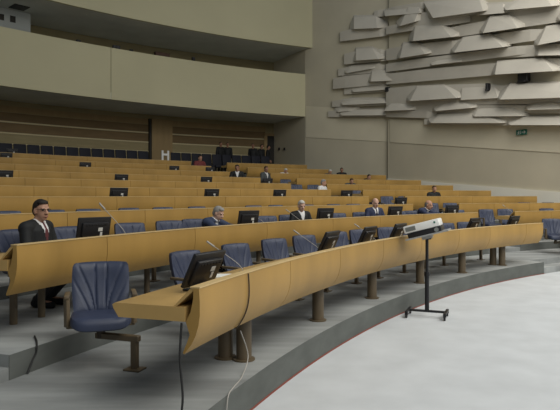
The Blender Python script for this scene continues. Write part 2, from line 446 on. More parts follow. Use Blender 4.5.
# ------------------------------------------------------------------ cables
def cable(pts, r, m, lab, cat='cable'):
    bm = bmesh.new(); tube(bm, spline(pts, 6), r, 6); o = finish(bm, 'loose_cable', m); tag(o, lab, cat)
def onpanel(t, s):
    i = min(int(s), 5); f_ = s - i
    a, b = PANEL[i], PANEL[i + 1]
    return pol(R1 + a[0] + (b[0] - a[0]) * f_ - .011, t, F[0] + a[1] + (b[1] - a[1]) * f_)
cable([onpanel(20.62, s) for s in (0.05, 1, 2, 3, 4, 5, 6)] + [pol(R1 + .16, 20.75, F[0] + .44)], .0055, M['darkbronze'], 'dark cable running down the front desk panel near its open end')
cable([pol(R1 + .17, 21.35, F[0] + .34), pol(R1 + .14, 21.6, F[0] + .12), pol(R1 + .10, 21.0, F[0] + .008), pol(R1 + .05, 20.2, F[0] + .008), pol(R1 + .015, 19.7, F[0] + .006), pol(R1 + .008, 19.55, F[0] - .1), pol(R1 + .008, 19.5, .008), pol(R1 - .06, 18.8, .008)], .0045, M['greycable'], 'pale cable trailing over the step edge below the desk posts')
cable([pol(R1 + .11, 18.12, F[0] + .63), pol(R1 + .115, 18.08, F[0] + .4), pol(R1 + .09, 18.05, F[0] + .15), pol(R1 + .10, 17.9, F[0] + .009), pol(R1 + .06, 17.0, F[0] + .009)], .008, M['blackcable'], 'black cable hanging from the open end of the front desk')
cable([pol(RR(1) + .0, 20.45, F[1] + .009), pol(RR(1) - .14, 20.1, F[1] + .009), pol(RR(0) + RISER - .008, 19.8, F[1] + .002), pol(RR(0) + RISER - .018, 19.75, F[1] - .05), pol(RR(0) + RISER - .016, 19.65, F[1] - .1), pol(RR(0) + RISER - .03, 19.45, F[0] + .009)], .008, M['blackcable'], 'dark cable draped over the second platform edge')

# ------------------------------------------------------------------ projector on its rolling stand
sp = pol(R1 - .36, ang(427, R1 - .36), 0)
st = empty('projector_stand', sp, R(-22)); tag(st, 'black rolling pole stand on the pale floor before the front desk', 'stand')
bm = bmesh.new()
box(bm, (0, 0, .085), (.54, .04, .03), None, .004, 1)
for s in (-1, 1): box(bm, (s * .26, -.0, .085), (.04, .38, .03), None, .004, 1)
finish(bm, 'base_frame', M['black'], st)
for s in (-1, 1):
    for q in (-1, 1):
        bm = bmesh.new(); x, y = s * .26, q * .165
        cyl(bm, (x - .012, y, .035), (x + .012, y, .035), .035, n=14); box(bm, (x, y, .06), (.04, .03, .03)); finish(bm, 'caster', M['black'], st)
bm = bmesh.new(); cyl(bm, (0, 0, .08), (0, 0, .62), .03); cyl(bm, (0, 0, .6), (0, 0, 1.12), .022); cyl(bm, (0, 0, .58), (0, 0, .64), .038); box(bm, (0, 0, 1.11), (.12, .12, .02)); finish(bm, 'pole', M['black'], st)
TR = Matrix.Translation((0, 0, 1.16)) @ Matrix.Rotation(R(-15), 4, 'Y')
bm = bmesh.new(); box(bm, (.02, 0, 0), (.60, .40, .022), None, .004, 1); box(bm, (0, 0, -.03), (.14, .14, .05)); bm.transform(TR); finish(bm, 'tray', M['metal'], st)
pj = empty('projector', sp, R(-22)); tag(pj, 'white projector with a dark base tilted on the rolling stand', 'projector')
bm = bmesh.new(); box(bm, (.0, 0, .048), (.47, .36, .075), None, .01, 2); bm.transform(TR); finish(bm, 'lower_casing', M['black'], pj)
bm = bmesh.new()
vs = box(bm, (-.02, 0, .137), (.50, .38, .105), None, .018, 2)
bm.transform(TR); finish(bm, 'upper_casing', M['white'], pj)
bm = bmesh.new(); box(bm, (-.17, -.191, .138), (.14, .006, .06))
for i in range(5): box(bm, (-.17, -.195, .115 + .0115 * i), (.135, .004, .004))
bm.transform(TR); finish(bm, 'vent_grille', M['greyplastic'], pj)
bm = bmesh.new(); cyl(bm, (.17, -.18, .045), (.17, -.20, .045), .03); bm.transform(TR); finish(bm, 'lens', M['greyplastic'], pj)
bm = bmesh.new(); cyl(bm, (.17, -.188, .150), (.17, -.196, .150), .014); bm.transform(TR); finish(bm, 'badge', M['green'], pj)

# ------------------------------------------------------------------ back wall, gallery, balconies
RB = R1 + 23.8
tA, tB = 8, 66.2
bm = bmesh.new(); sweep(bm, rect(0, .3, GAL - .6, 10.6), RB, tA, tB); struct(finish(bm, 'wall_back', M['olivewall']))
for i, z in enumerate((3.66, 4.16, 4.67, 5.20)):
    bm = bmesh.new(); sweep(bm, [(-.05, z), (0, z), (0, z + .07), (-.05, z + .055)], RB, tA, 64.6); struct(finish(bm, 'trim_%d' % (2 + i), M['strip']))
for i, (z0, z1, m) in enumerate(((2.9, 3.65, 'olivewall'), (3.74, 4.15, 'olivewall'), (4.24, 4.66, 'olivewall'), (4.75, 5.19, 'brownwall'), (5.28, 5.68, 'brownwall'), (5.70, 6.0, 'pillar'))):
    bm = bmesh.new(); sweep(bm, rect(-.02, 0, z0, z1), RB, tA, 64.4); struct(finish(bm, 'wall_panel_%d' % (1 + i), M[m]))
tp = ang(162, RB - .2); hw = math.degrees(.62 / RB)
bm = bmesh.new(); sweep(bm, rect(-.25, 0, GAL, 6.0), RB, tp - hw, tp + hw, step=.3); struct(finish(bm, 'pillar_back', M['pillar']))
bm = bmesh.new(); sweep(bm, rect(-.2, 0, GAL, 6.0), RB, tp - hw - .16, tp - hw, step=.3); struct(finish(bm, 'trim_9', M['door']))
td0, td1 = ang(267.5, RB - .1), ang(275.5, RB - .1)
bm = bmesh.new(); sweep(bm, rect(-.06, 0, GAL, 5.45), RB, td0, td1, step=.3); dr = struct(finish(bm, 'door_1', M['door']))
bm = bmesh.new(); sweep(bm, rect(-.08, 0, GAL, 5.55), RB, td0 - .28, td0, step=.3); sweep(bm, rect(-.08, 0, 5.45, 5.6), RB, td0 - .28, td1 + .1, step=.3); struct(finish(bm, 'trim_10', M['pillar']))

def balcony(name, rb, z0, z1, t1, cut):
    bm = bmesh.new()
    g = .02
    for a, b in ((6, cut - g), (cut + g, t1)) if cut else ((6, t1),):
        sweep(bm, rect(0, .14, z0, z1), rb, a, b, step=.6)
    struct(finish(bm, name, M['balcony']))
LB, UB = R1 + 20, R1 + 19.5
tcut = ang(111, LB)
balcony('wall_lower_balcony', LB, 5.97 + ZP, 8.39 + ZP, 65.6, tcut)
balcony('wall_upper_balcony', UB, 9.80 + ZP, 13.2, 66.2, None)
bm = bmesh.new(); sweep(bm, rect(.02, 4.4, 5.99 + ZP, 6.3 + ZP), LB, 6, 66.2, step=.8); struct(finish(bm, 'ceiling_under_lower_balcony', M['soffit']))
bm = bmesh.new(); sweep(bm, rect(.02, 5.0, 9.82 + ZP, 10.1 + ZP), UB, 6, 66.8, step=.8); struct(finish(bm, 'ceiling_under_upper_balcony', M['soffit']))
bm = bmesh.new(); sweep(bm, rect(-.02, 0, 8.4, 10.0), RB, 6, tB, step=.8); struct(finish(bm, 'wall_upper_gallery', M['olivewall']))
# projection booth between the balconies
BR = R1 + 22.0
tb1 = ang(30.5, BR)
bm = bmesh.new(); sweep(bm, rect(0, 1.7, 6.5, 9.81 + ZP), BR, tb1 - 9, tb1, step=.5); struct(finish(bm, 'wall_booth', M['booth']))
for i, (xa, xb, za, zb) in enumerate(((-2, 4, 9.50, 9.77), (10, 15.5, 9.50, 9.79))):
    a, b = ang(xa, BR), ang(xb, BR)
    bm = bmesh.new(); sweep(bm, rect(-.015, .02, za - .0, zb), BR, a, b, step=.2); struct(finish(bm, 'window_%d' % (1 + i), M['door']))
a, b = ang(15, UB + 1.6), ang(30, UB + 1.6)
bm = bmesh.new(); sweep(bm, rect(1.6, 2.3, 9.79 + ZP, 9.83 + ZP), UB, a, b, step=.3); o = finish(bm, 'ceiling_vent', M['door']); tag(o, 'dark square vent in the grey soffit beside the projection booth', 'vent')
# little downlights in the upper soffit
i = 0
for rr_, xs in ((.9, (60, 86, 112, 138, 163, 188, 211, 233, 254, 275)), (2.6, (74, 98, 122, 148, 172, 197, 222, 245))):
    for x in xs:
        t = ang(x, UB + rr_); p = pol(UB + rr_, t, 9.82 + ZP)
        bm = bmesh.new(); cyl(bm, p - Vector((0, 0, .012)), p + Vector((0, 0, .01)), .035, n=12)
        o = finish(bm, 'downlight', M['lampglow']); tag(o, 'tiny round downlight in the dark soffit above the lower balcony', 'light', 'soffit downlights')
# small dark fixtures on the balcony edge
for x, w, h, lab in ((78, .20, .10, 'small black fixture on the balcony edge near the booth'), (116, .36, .16, 'wide black fixture on the balcony edge by the panel joint'), (131, .16, .10, 'smallest black fixture just past the balcony panel joint'),
                     (193, .16, .20, 'black fixture past the brown bin on the balcony edge')):
    t = ang(x, LB + .1); bm = bmesh.new(); box(bm, (0, 0, h / 2), (w, .12, h), None, .01, 1); cyl(bm, (0, 0, h * .5), (0, .11, h * .45), h * .3, h * .34, 12)
    o = finish(bm, 'spotlight', M['black'], loc=pol(LB + .07, t, 8.39 + ZP), rot=(0, 0, inward(t))); tag(o, lab, 'spotlight')
t = ang(161, LB + .5); bm = bmesh.new(); sweep(bm, rect(.3, .5, 8.0 + ZP, 8.62 + ZP), LB, t - .55, t + .55, step=.3); sweep(bm, rect(.28, .52, 8.62 + ZP, 8.65 + ZP), LB, t - .58, t + .58, step=.3)
o = finish(bm, 'balcony_cabinet', mat('red_brown', (.06, .03, .02), .6)); tag(o, 'reddish brown cabinet peeping over the lower balcony', 'cabinet')
bm = bmesh.new(); sweep(bm, rect(.14, 4.2, 7.9, 8.26), LB, 6, 66, step=.8); struct(finish(bm, 'floor_lower_balcony', M['soffit']))

# gallery seats behind the last row
def make_gseat():
    e = empty('gallery_seat')
    bm = bmesh.new(); box(bm, (0, .05, .43), (.55, .45, .12), None, .03, 2); finish(bm, 'seat', M['navyseat'], e)
    bm = bmesh.new(); box(bm, (0, -.2, .78), (.55, .09, .66), Matrix.Rotation(R(8), 4, 'X'), .03, 2); finish(bm, 'backrest', M['navyseat'], e)
    for s in (-1, 1):
        bm = bmesh.new(); box(bm, (s * .22, .02, .2), (.04, .36, .40), None, .005, 1); finish(bm, 'leg', M['black'], e)
    return e
G0 = make_gseat(); gs = [False]
t = 41.3; nG = 0
while t < 63.2:
    xh = ang(150, RB - 2.4) < t < ang(172, RB - 2.4)
    if not xh:
        o = G0 if not gs[0] else copy_tree(G0); gs[0] = True; nG += 1
        o.location = pol(R1 + 21.0, t, GAL); o.rotation_euler = (0, 0, inward(t))
        tag(o, 'black gallery seat in the row of seats below the wooden back wall', 'seat', 'gallery seats under the balcony')
    t += math.degrees(.60 / (R1 + 21))
t = ang(164, R1 + 20.6); bm = bmesh.new()
for s in (-1, 1): box(bm, (s * .155, 0, .56), (.10, .05, 1.12), None, .005, 1); box(bm, (s * .155, 0, .015), (.12, .34, .03), None, .005, 1)
box(bm, (0, 0, .92), (.31, .04, .10), None, .005, 1); box(bm, (0, 0, .40), (.31, .04, .06), None, .005, 1)
o = finish(bm, 'white_frame', M['white'], loc=pol(R1 + 20.45, t, GAL), rot=(0, 0, inward(t))); tag(o, 'small white H-shaped stand in front of the wooden pillar', 'stand')

# ------------------------------------------------------------------ relief wall
P_R0, P_R1 = Vector((16.4, 11.4)), Vector((5.43, 29.16))      # pale stretch beside the seats
P_L0, P_L1 = Vector((5.60, 29.32)), Vector((1.43, 33.4))      # set-back stretch behind the corner
P_E = Vector((-1.6, 38.9))
def wall_line(a, b, d=0):
    n = Vector(((b - a).y, -(b - a).x)).normalized()
    mid = (a + b) / 2
    if n.dot(Vector((0, 10)) - mid) < 0: n = -n
    return a + n * d, b + n * d, n
def wp(px, py, d=0., left=False):
    a, b, n = wall_line(*((P_L0, P_L1) if left else (P_R0, P_R1)), d)
    s = (px - 280) / FOC
    # a + q (b-a) = (s Y, Y)
    e = b - a
    q = (s * a.y - a.x) / (e.x - s * e.y)
    p = a + e * q
    return Vector((p.x, p.y, CAMZ - (py - HOR) * p.y / FOC))
def wall_seg(name, a, b, z0, z1, m, th=.3):
    n = wall_line(a, b)[2]
    bm = bmesh.new(); q = [a, b, b - n * th, a - n * th]
    lo = [bm.verts.new((p.x, p.y, z0)) for p in q]; hi = [bm.verts.new((p.x, p.y, z1)) for p in q]
    for i in range(4): bm.faces.new((lo[i], lo[(i + 1) % 4], hi[(i + 1) % 4], hi[i]))
    bm.faces.new(lo); bm.faces.new(hi)
    return struct(finish(bm, name, m))
wall_seg('wall_right', P_R0, P_R1, 0, 14, M['wall'])
wall_seg('wall_corner', P_L0, P_L1, 0, 14, M['wall'])
wall_seg('wall_far', P_L1, P_E, 0, 14, M['wall'])
# return face of the forward stretch
wall_seg('trim_11', P_R1, P_L0, 0, 9.0, M['wall'], .05)
def slab(bm, pts, d0, d1, left=False):
    A = [bm.verts.new(wp(x, y, d0, left)) for x, y in pts]; B = [bm.verts.new(wp(x, y, d1, left)) for x, y in pts]
    n = len(pts)
    for i in range(n): bm.faces.new((A[i], A[(i + 1) % n], B[(i + 1) % n], B[i]))
    bm.faces.new(A[::-1]); bm.faces.new(B)
bm = bmesh.new(); slab(bm, [(387.5, 178.2), (700, 203), (700, 300), (387.5, 300)], .0, .08); struct(finish(bm, 'baseboard_right', M['wallpale']))
bm = bmesh.new(); slab(bm, [(390, 119), (700, 131), (700, 161.5), (390, 142.3)], .0, .025); struct(finish(bm, 'wall_upper_band', M['wallband']))
bm = bmesh.new(); slab(bm, [(306, 106), (388.5, 111), (388.5, 141.8), (306, 137.3)], .0, .025, True); struct(finish(bm, 'wall_corner_band', M['wallband']))

rel = empty('wall_relief', wp(450, 130, 0)); tag(rel, 'pale sculpted relief of jutting angular slabs high on the wall', 'relief')
SH = [  # facet corners TL TR BR BL, ledge ends, depth
 (((354, 17), (376, 16.5), (377, 28), (354, 29)), (345, 41), (413, 30), .42),
 (((384, 11), (418, 7), (420, 13), (385, 16)), (374, 17), (424, 12), .3),
 (((424, 3), (479, -2), (483, 11), (433, 18)), (405, 22), (492, 11), .5),
 (((408, 8), (420, 8), (414, 22), (400, 26)), (392, 27), (424, 21), .4),
 (((415, 26), (441, 25), (451, 37), (413, 41)), (402, 43), (462, 35), .45),
 (((356, 49), (372, 48), (378, 59), (356, 60.5)), (347, 64), (425, 56), .42),
 (((463, 38), (489, 34), (503, 47), (454, 52.5)), (440, 55), (512, 44), .5),
 (((490, 16), (509, 15), (517, 28), (483, 33)), (470, 35), (542, 24), .5),
 (((546, 27), (580, 22), (584, 36), (538, 45)), (514, 47), (600, 36), .5),
 (((403, 44), (417, 43), (425, 54), (400, 58)), (378, 61), (458, 50), .4),
 (((440, 58), (452, 57), (458, 62), (432, 65)), (410, 68), (536, 50), .3),
 (((540, 46), (556, 46), (562, 55), (538, 55.5)), (515, 57), (590, 52), .4),
 (((352, 66), (366, 65), (370, 69), (347, 73)), (340, 75), (420, 67), .28),
 (((372, 71), (397, 69), (405, 80), (371, 81.5)), (334, 88), (440, 79), .42),
 (((497, 62), (543, 58.5), (553, 71), (495, 74.5)), (420, 84), (575, 70), .5),
 (((366, 86), (384, 84), (394, 89), (354, 92)), (348, 94), (430, 88), .25),
 (((417, 87), (444, 85.5), (456, 98), (410, 101)), (394, 102.5), (466, 99), .42),
 (((462, 88), (494, 87), (498, 98), (461, 100)), (452, 101.5), (514, 97), .3),
 (((510, 84), (570, 83), (580, 97), (500, 99.5)), (488, 101), (600, 96), .5),
 (((352, 99), (380, 99), (386, 103), (343, 105)), (335, 106), (470, 102), .3),
 (((445, 103), (463, 102), (470, 108), (436, 111)), (424, 112), (484, 108), .35),
 (((391, 104), (400, 104), (408, 110), (384, 111)), (374, 112), (420, 110), .32),
 (((536, 103), (553, 102), (559, 109), (528, 110)), (505, 111), (590, 107), .35),
 (((352, 110), (400, 109.5), (412, 115), (342, 115.5)), (330, 116), (430, 116), .3),
 (((440, 114), (480, 113), (500, 123), (431, 123)), (426, 124), (512, 124.5), .35),
 (((478, 109), (508, 108), (520, 116), (474, 116.5)), (466, 117.5), (530, 116), .32),
 (((522, 117), (575, 117), (590, 125), (510, 125)), (500, 126), (600, 126), .35),
 (((520, 0), (544, -4), (552, 6), (506, 10)), (488, 14), (570, 4), .45),
 (((482, 5), (503, 4), (503, 13), (480, 15)), (472, 17), (512, 13), .35),
 (((341, 106), (345, 106), (349, 111), (338, 112)), (333, 113), (366, 112), .22),
 (((568, 5), (590, 2), (596, 14), (560, 20)), (548, 23), (620, 14), .5),
]
def hull(pts):
    bm = bmesh.new()
    for p in pts: bm.verts.new(p - rel.location)
    r_ = bmesh.ops.convex_hull(bm, input=bm.verts[:])
    bmesh.ops.delete(bm, geom=list({v for v in r_['geom_interior'] + r_['geom_unused'] if isinstance(v, bmesh.types.BMVert)}), context='VERTS')
    finish(bm, 'relief_slab', M['relief'], rel, smooth=3)
LEDGE = [((340, 41.5), (393, 35), 11, .26), ((386, 34.5), (470, 22), 9, .26), ((374, 17.5), (393, 15), 7, .2), ((386, 15), (432, 7), 7, .2), ((344, 64.5), (393, 60), 12, .26), ((386, 60.5), (474, 51), 13, .24),
         ((338, 76), (393, 71), 8, .2), ((386, 72), (560, 49.5), 9, .26), ((333, 89), (393, 83.5), 12, .26), ((386, 84.5), (600, 66), 12, .24), ((344, 94.5), (393, 91), 7, .16), ((386, 103.5), (520, 99.5), 17, .18),
         ((480, 101.5), (620, 98), 16, .2), ((332, 107), (393, 105), 7, .22), ((386, 105.5), (600, 103.5), 6, .2), ((328, 117), (393, 117), 7, .18), ((386, 117), (440, 118.5), 7, .2), ((386, 112.5), (600, 113.5), 8, .16),
         ((424, 124.5), (620, 127), 9, .2), ((450, 38), (600, 16), 12, .22), ((440, 54), (560, 37), 12, .22), ((400, 26), (520, 8), 10, .22), ((500, 58), (620, 52), 11, .22), ((500, 20), (620, 2), 9, .2)]
for (x0, y0), (x1, y1), h, d in LEDGE:
    left = x1 < 394
    pts = []
    for x, y, e in ((x0, y0, .75), (x0 * .8 + x1 * .2, y0 * .8 + y1 * .2, 1), (x0 * .25 + x1 * .75, y0 * .25 + y1 * .75, 1), (x1, y1, .35)):
        pts += [wp(x, y, d * e, left), wp(x, y - h * (.5 + .5 * e), d * 1.08 * e, left), wp(x, y, -.02, left), wp(x, y - h * (.5 + .5 * e), -.02, left)]
    hull(pts)
for q, L, Rr_, d in SH:
    xm = sum(p[0] for p in q) / 4
    left = xm < 389
    d *= 1.3
    pts = []
    for i, (x, y) in enumerate(q): pts.append(wp(x, y, d * .52 if i < 2 else d, left))
    y0 = q[3][1]; y1 = q[2][1]
    lx = max(L[0], q[3][0] - 4); rx = min(Rr_[0], q[2][0] + 11)
    if left: rx = min(rx, 393)
    else: lx = max(lx, 386.5)
    t_ = lambda x: y0 + (y1 - y0) * (x - q[3][0]) / (q[2][0] - q[3][0])
    for x, k_ in ((lx, .35), (rx, .12)):
        pts += [wp(x, t_(x), d * k_, left), wp(x, t_(x) - 5, d * k_ * .5, left), wp(x, t_(x), -.02, left), wp(x, t_(x) - 5, -.02, left)]
    for i, (x, y) in enumerate(q): pts.append(wp(x, y - (2 if i < 2 else -.8), -.02, left))
    hull(pts)
for x, y, w, h, left, lab in ((524, 77.5, .42, .34, False, 'black box loudspeaker under the large slab of the relief'), (488, 87, .10, .30, False, 'slim black bracket lamp hanging below the relief slab'), (388, 89.5, .22, .22, True, 'small black loudspeaker between relief slabs by the wall seam')):
    p = wp(x, y, .32, left); n = wall_line(*((P_L0, P_L1) if left else (P_R0, P_R1)))[2]
    bm = bmesh.new(); box(bm, (0, 0, 0), (w, .22, h), None, .01, 1); box(bm, (0, -.22, 0), (.06, .3, .06)); box(bm, (w * .1, .05, -h * .45), (w * .8, .16, h * .2), None, .01, 1)
    o = finish(bm, 'wall_speaker', M['black'], loc=p, rot=(0, 0, math.atan2(n.y, n.x) - PI / 2)); tag(o, lab, 'speaker')
# emergency exit sign: two green squares, running figure and arrow
p = wp(521.2, 132.3, .11); n = wall_line(P_R0, P_R1)[2]
es = empty('exit_sign', p, math.atan2(n.y, n.x) + PI / 2); es.scale = (.74, .74, .74); tag(es, 'small green emergency exit sign on the pale wall under the relief', 'sign')
bm = bmesh.new(); box(bm, (0, .03, 0), (.62, .06, .27), None, .006, 1); finish(bm, 'panel', M['green'], es)
bm = bmesh.new()
ell(bm, (-.14, -.004, .07), (.026, .006, .026), u=10, v=6)
for a, b, w in (((-.15, .04), (-.17, -.03), .045), ((-.17, -.03), (-.12, -.06), .03), ((-.12, -.06), (-.13, -.11), .026), ((-.17, -.03), (-.22, -.10), .028), ((-.15, .035), (-.09, .01), .022), ((-.15, .035), (-.21, .015), .022)):
    d = Vector((b[0] - a[0], 0, b[1] - a[1])); c = Vector(((a[0] + b[0]) / 2, -.004, (a[1] + b[1]) / 2))
    box(bm, c, (w, .008, d.length + w * .4), Matrix.Rotation(math.atan2(d.x, d.z), 4, 'Y'))
box(bm, (-.03, -.004, 0), (.02, .008, .2))
for a, b, w in (((.06, 0), (.24, 0), .04), ((.24, .0), (.17, .07), .035), ((.24, 0), (.17, -.07), .035)):
    d = Vector((b[0] - a[0], 0, b[1] - a[1])); c = Vector(((a[0] + b[0]) / 2, -.004, (a[1] + b[1]) / 2))
    box(bm, c, (w, .008, d.length + w * .4), Matrix.Rotation(math.atan2(d.x, d.z), 4, 'Y'))
finish(bm, 'pictogram', M['sticker'], es)
# light switches by the door
for i, x in enumerate((279.5, 284.8)):
    a, b, n = wall_line(P_L1, P_E)
    s = (x - 280) / FOC; e = b - a; q = (s * a.y - a.x) / (e.x - s * e.y); p2 = a + e * q
    bm = bmesh.new(); box(bm, (0, 0, 0), (.16, .06, .16), None, .01, 1); box(bm, (0, -.035, 0), (.08, .02, .10), None, .005, 1)
    o = finish(bm, 'wall_switch', M['black'], loc=(p2.x + n.x * .03, p2.y + n.y * .03, CAMZ + (HOR - 149) * p2.y / FOC), rot=(0, 0, math.atan2(n.y, n.x) + PI / 2))
    tag(o, 'dark switch plate on the shaded wall, %s the black door' % ('next to' if i == 0 else 'further from'), 'switch')

# ------------------------------------------------------------------ people
def capsule(bm, a, b, ra, rb, n=12):
    a, b = Vector(a), Vector(b); d = b - a; L = d.length
    q = d.to_track_quat('Z', 'Y').to_matrix()
    prof = []
    for i in range(5):
        t = -PI / 2 + (PI / 2) * i / 4; prof.append((ra * math.cos(t), ra * math.sin(t)))
    for i in range(5):
        t = (PI / 2) * i / 4; prof.append((rb * math.cos(t), L + rb * math.sin(t)))
    prof = prof[1:-1]; rings = []
    for r_, z in prof: rings.append([bm.verts.new(a + q @ Vector((r_ * math.cos(2 * PI * k / n), r_ * math.sin(2 * PI * k / n), z))) for k in range(n)])
    for u, v in zip(rings, rings[1:]):
        for k in range(n): bm.faces.new((u[k], u[(k + 1) % n], v[(k + 1) % n], v[k]))
    p0 = bm.verts.new(a - q @ Vector((0, 0, ra))); p1 = bm.verts.new(b + q @ Vector((0, 0, rb)))
    for k in range(n):
        bm.faces.new((rings[0][(k + 1) % n], rings[0][k], p0)); bm.faces.new((rings[-1][k], rings[-1][(k + 1) % n], p1))
def slabloft(bm, rings, n=24):
    """rings of (centre, half width, half depth)"""
    rs = []
    for c, w, d in rings:
        rs.append([bm.verts.new(Vector(c) + Vector((w * math.copysign(abs(math.cos(2 * PI * k / n)) ** .8, math.cos(2 * PI * k / n)), d * math.sin(2 * PI * k / n), 0))) for k in range(n)])
    for u, v in zip(rs, rs[1:]):
        for k in range(n): bm.faces.new((u[k], u[(k + 1) % n], v[(k + 1) % n], v[k]))
    bm.faces.new(rs[0][::-1]); bm.faces.new(rs[-1])
def remesh(bm, vox, smooth=2):
    bmesh.ops.recalc_face_normals(bm, faces=bm.faces[:])
    me = bpy.data.meshes.new('tmp'); bm.to_mesh(me); bm.free()
    o = bpy.data.objects.new('tmp', me); COL.objects.link(o)
    m = o.modifiers.new('r', 'REMESH'); m.mode = 'VOXEL'; m.voxel_size = vox
    if smooth:
        s = o.modifiers.new('s', 'SMOOTH'); s.iterations = smooth; s.factor = .5
    dg = bpy.context.evaluated_depsgraph_get(); dg.update()
    out = bpy.data.meshes.new_from_object(o.evaluated_get(dg))
    bpy.data.objects.remove(o); bpy.data.meshes.remove(me)
    return out
def split(me, key, names):
    """cut one surface into garments: key(centre) -> name"""
    out = {}
    for nm in names:
        b = bmesh.new(); b.from_mesh(me)
        dead = [f for f in b.faces if key(f.calc_center_median()) != nm]
        bmesh.ops.delete(b, geom=dead, context='FACES')
        for f in b.faces: f.smooth = True
        m2 = bpy.data.meshes.new(nm); b.to_mesh(m2); b.free(); out[nm] = m2
    return out
def pose(kind):
    if kind == 'stand':
        J = dict(pel=(0, 0, .95), waist=(0, .0, 1.08), chest=(0, .0, 1.30), neck=(0, -.005, 1.47), head=(0, .03, 1.63),
                 sh=(.185, -.005, 1.42), el=(.235, -.03, 1.13), wr=(.22, .10, .90), hip=(.09, 0, .93), kn=(.10, .02, .50), an=(.10, -.02, .09), toe=(.12, .15, .05))
    elif kind == 'read':
        J = dict(pel=(0, 0, .535), waist=(0, .03, .66), chest=(0, .09, .80), neck=(0, .17, .915), head=(0, .25, 1.01),
                 sh=(.18, .12, .875), el=(.235, .33, .775), wr=(.10, .55, .775), hip=(.09, .02, .53), kn=(.11, .44, .51), an=(.11, .20, .09), toe=(.12, .36, .05))
    elif kind == 'slouch':
        J = dict(pel=(0, .10, .53), waist=(0, .06, .63), chest=(0, .03, .78), neck=(0, .045, .925), head=(0, .09, 1.05),
                 sh=(.195, .03, .872), el=(.25, .08, .66), wr=(.11, .27, .63), hip=(.09, .12, .53), kn=(.11, .50, .51), an=(.11, .12, .09), toe=(.12, .28, .05))
    else:
        J = dict(pel=(0, 0, .535), waist=(0, .01, .66), chest=(0, .04, .84), neck=(0, .065, .99), head=(0, .105, 1.12),
                 sh=(.185, .05, .94), el=(.265, .10, .70), wr=(.11, .27, .645), hip=(.09, .02, .53), kn=(.11, .44, .51), an=(.11, .20, .09), toe=(.12, .36, .05))
    return {k: Vector(v) for k, v in J.items()}
def mir(v, s): return Vector((v.x * s, v.y, v.z))
def torso(bm, J, g):
    w = J
    slabloft(bm, [(w['pel'] - Vector((0, .01, .09)), .10 + g, .075 + g), (w['pel'], .155 + g, .105 + g), (w['waist'], .148 + g, .108 + g),
                  (w['chest'] - Vector((0, 0, .04)), .172 + g, .118 + g), (w['chest'] + Vector((0, .0, .06)), .178 + g, .112 + g),
                  (w['neck'] + Vector((0, -.01, -.045)), .135 + g, .085 + g), (w['neck'] + Vector((0, -.005, -.005)), .07 + g * .6, .065 + g * .6)])
    for s in (-1, 1):
        capsule(bm, mir(w['sh'], s) * .99, w['neck'] + Vector((s * .04, -.01, -.03)), .062 + g, .055 + g)
def arm(bm, J, s, g, cuff=1.0):
    a, e, h = mir(J['sh'], s), mir(J['el'], s), mir(J['wr'], s)
    capsule(bm, a, e, .056 + g, .045 + g); capsule(bm, e, e + (h - e) * cuff, .044 + g, .030 + g)
def legs(bm, J, g, down=1.):
    for s in (-1, 1):
        h, k, a = mir(J['hip'], s), mir(J['kn'], s), mir(J['an'], s)
        capsule(bm, h, k, .085 + g, .060 + g); capsule(bm, k, k + (a - k) * down, .058 + g, .040 + g)
def hand(bm, J, s):
    e, w = mir(J['el'], s), mir(J['wr'], s)
    d = (w - e).normalized(); up = Vector((0, 0, 1))
    if abs(d.z) > .6: up = Vector((s * 1., 0, 0))
    side = d.cross(up).normalized(); up = side.cross(d).normalized()
    if side.x * s > 0: side = -side          # the thumb lies towards the body
    for q in (-.024, 0, .024): capsule(bm, w + side * q * .7, w + d * .075 + side * q, .017, .015, 8)
    for i, (q, L) in enumerate(((.032, .070), (.011, .080), (-.011, .074), (-.031, .056))):
        b0 = w + d * .078 + side * q
        b1 = b0 + d * L * .5 - up * .004; b2 = b1 + d * L * .42 - up * L * .26
        capsule(bm, b0, b1, .0095, .009, 8); capsule(bm, b1, b2, .009, .0075, 8)
    t0 = w + d * .02 + side * .026; t1 = t0 + d * .035 + side * .026; t2 = t1 + d * .034 + side * .004 - up * .008
    capsule(bm, t0, t1, .0125, .011, 8); capsule(bm, t1, t2, .011, .009, 8)
def headmat(J, tilt): return Matrix.Translation(J['head']) @ Matrix.Rotation(R(tilt[1]), 4, 'Z') @ Matrix.Rotation(R(-tilt[0]), 4, 'X')
def head(bm, J, H):
    b2 = bmesh.new()
    ell(b2, (0, -.012, .035), (.074, .094, .088), u=24, v=16)
    ell(b2, (0, .018, -.035), (.058, .070, .082), u=24, v=16)
    ell(b2, (0, .052, -.088), (.030, .026, .022)); ell(b2, (0, .030, -.055), (.050, .045, .045))
    capsule(b2, (0, .083, .012), (0, .104, -.024), .011, .017, 10)
    for s in (-1, 1):
        ell(b2, (s * .014, .094, -.028), (.011, .012, .009), u=10, v=8)
        ell(b2, (s * .075, -.008, -.008), (.012, .022, .034), u=12, v=10)
        ell(b2, (s * .030, .074, .028), (.026, .014, .009), u=12, v=8)
    ell(b2, (0, .086, -.058), (.024, .010, .006), u=12, v=8); ell(b2, (0, .083, -.068), (.021, .010, .006), u=12, v=8)
    b2.transform(H); me = bpy.data.meshes.new('h'); b2.to_mesh(me); b2.free(); bm.from_mesh(me); bpy.data.meshes.remove(me)
    capsule(bm, J['neck'] - Vector((0, .01, .03)), H @ Vector((0, -.012, -.05)), .058, .054, 14)
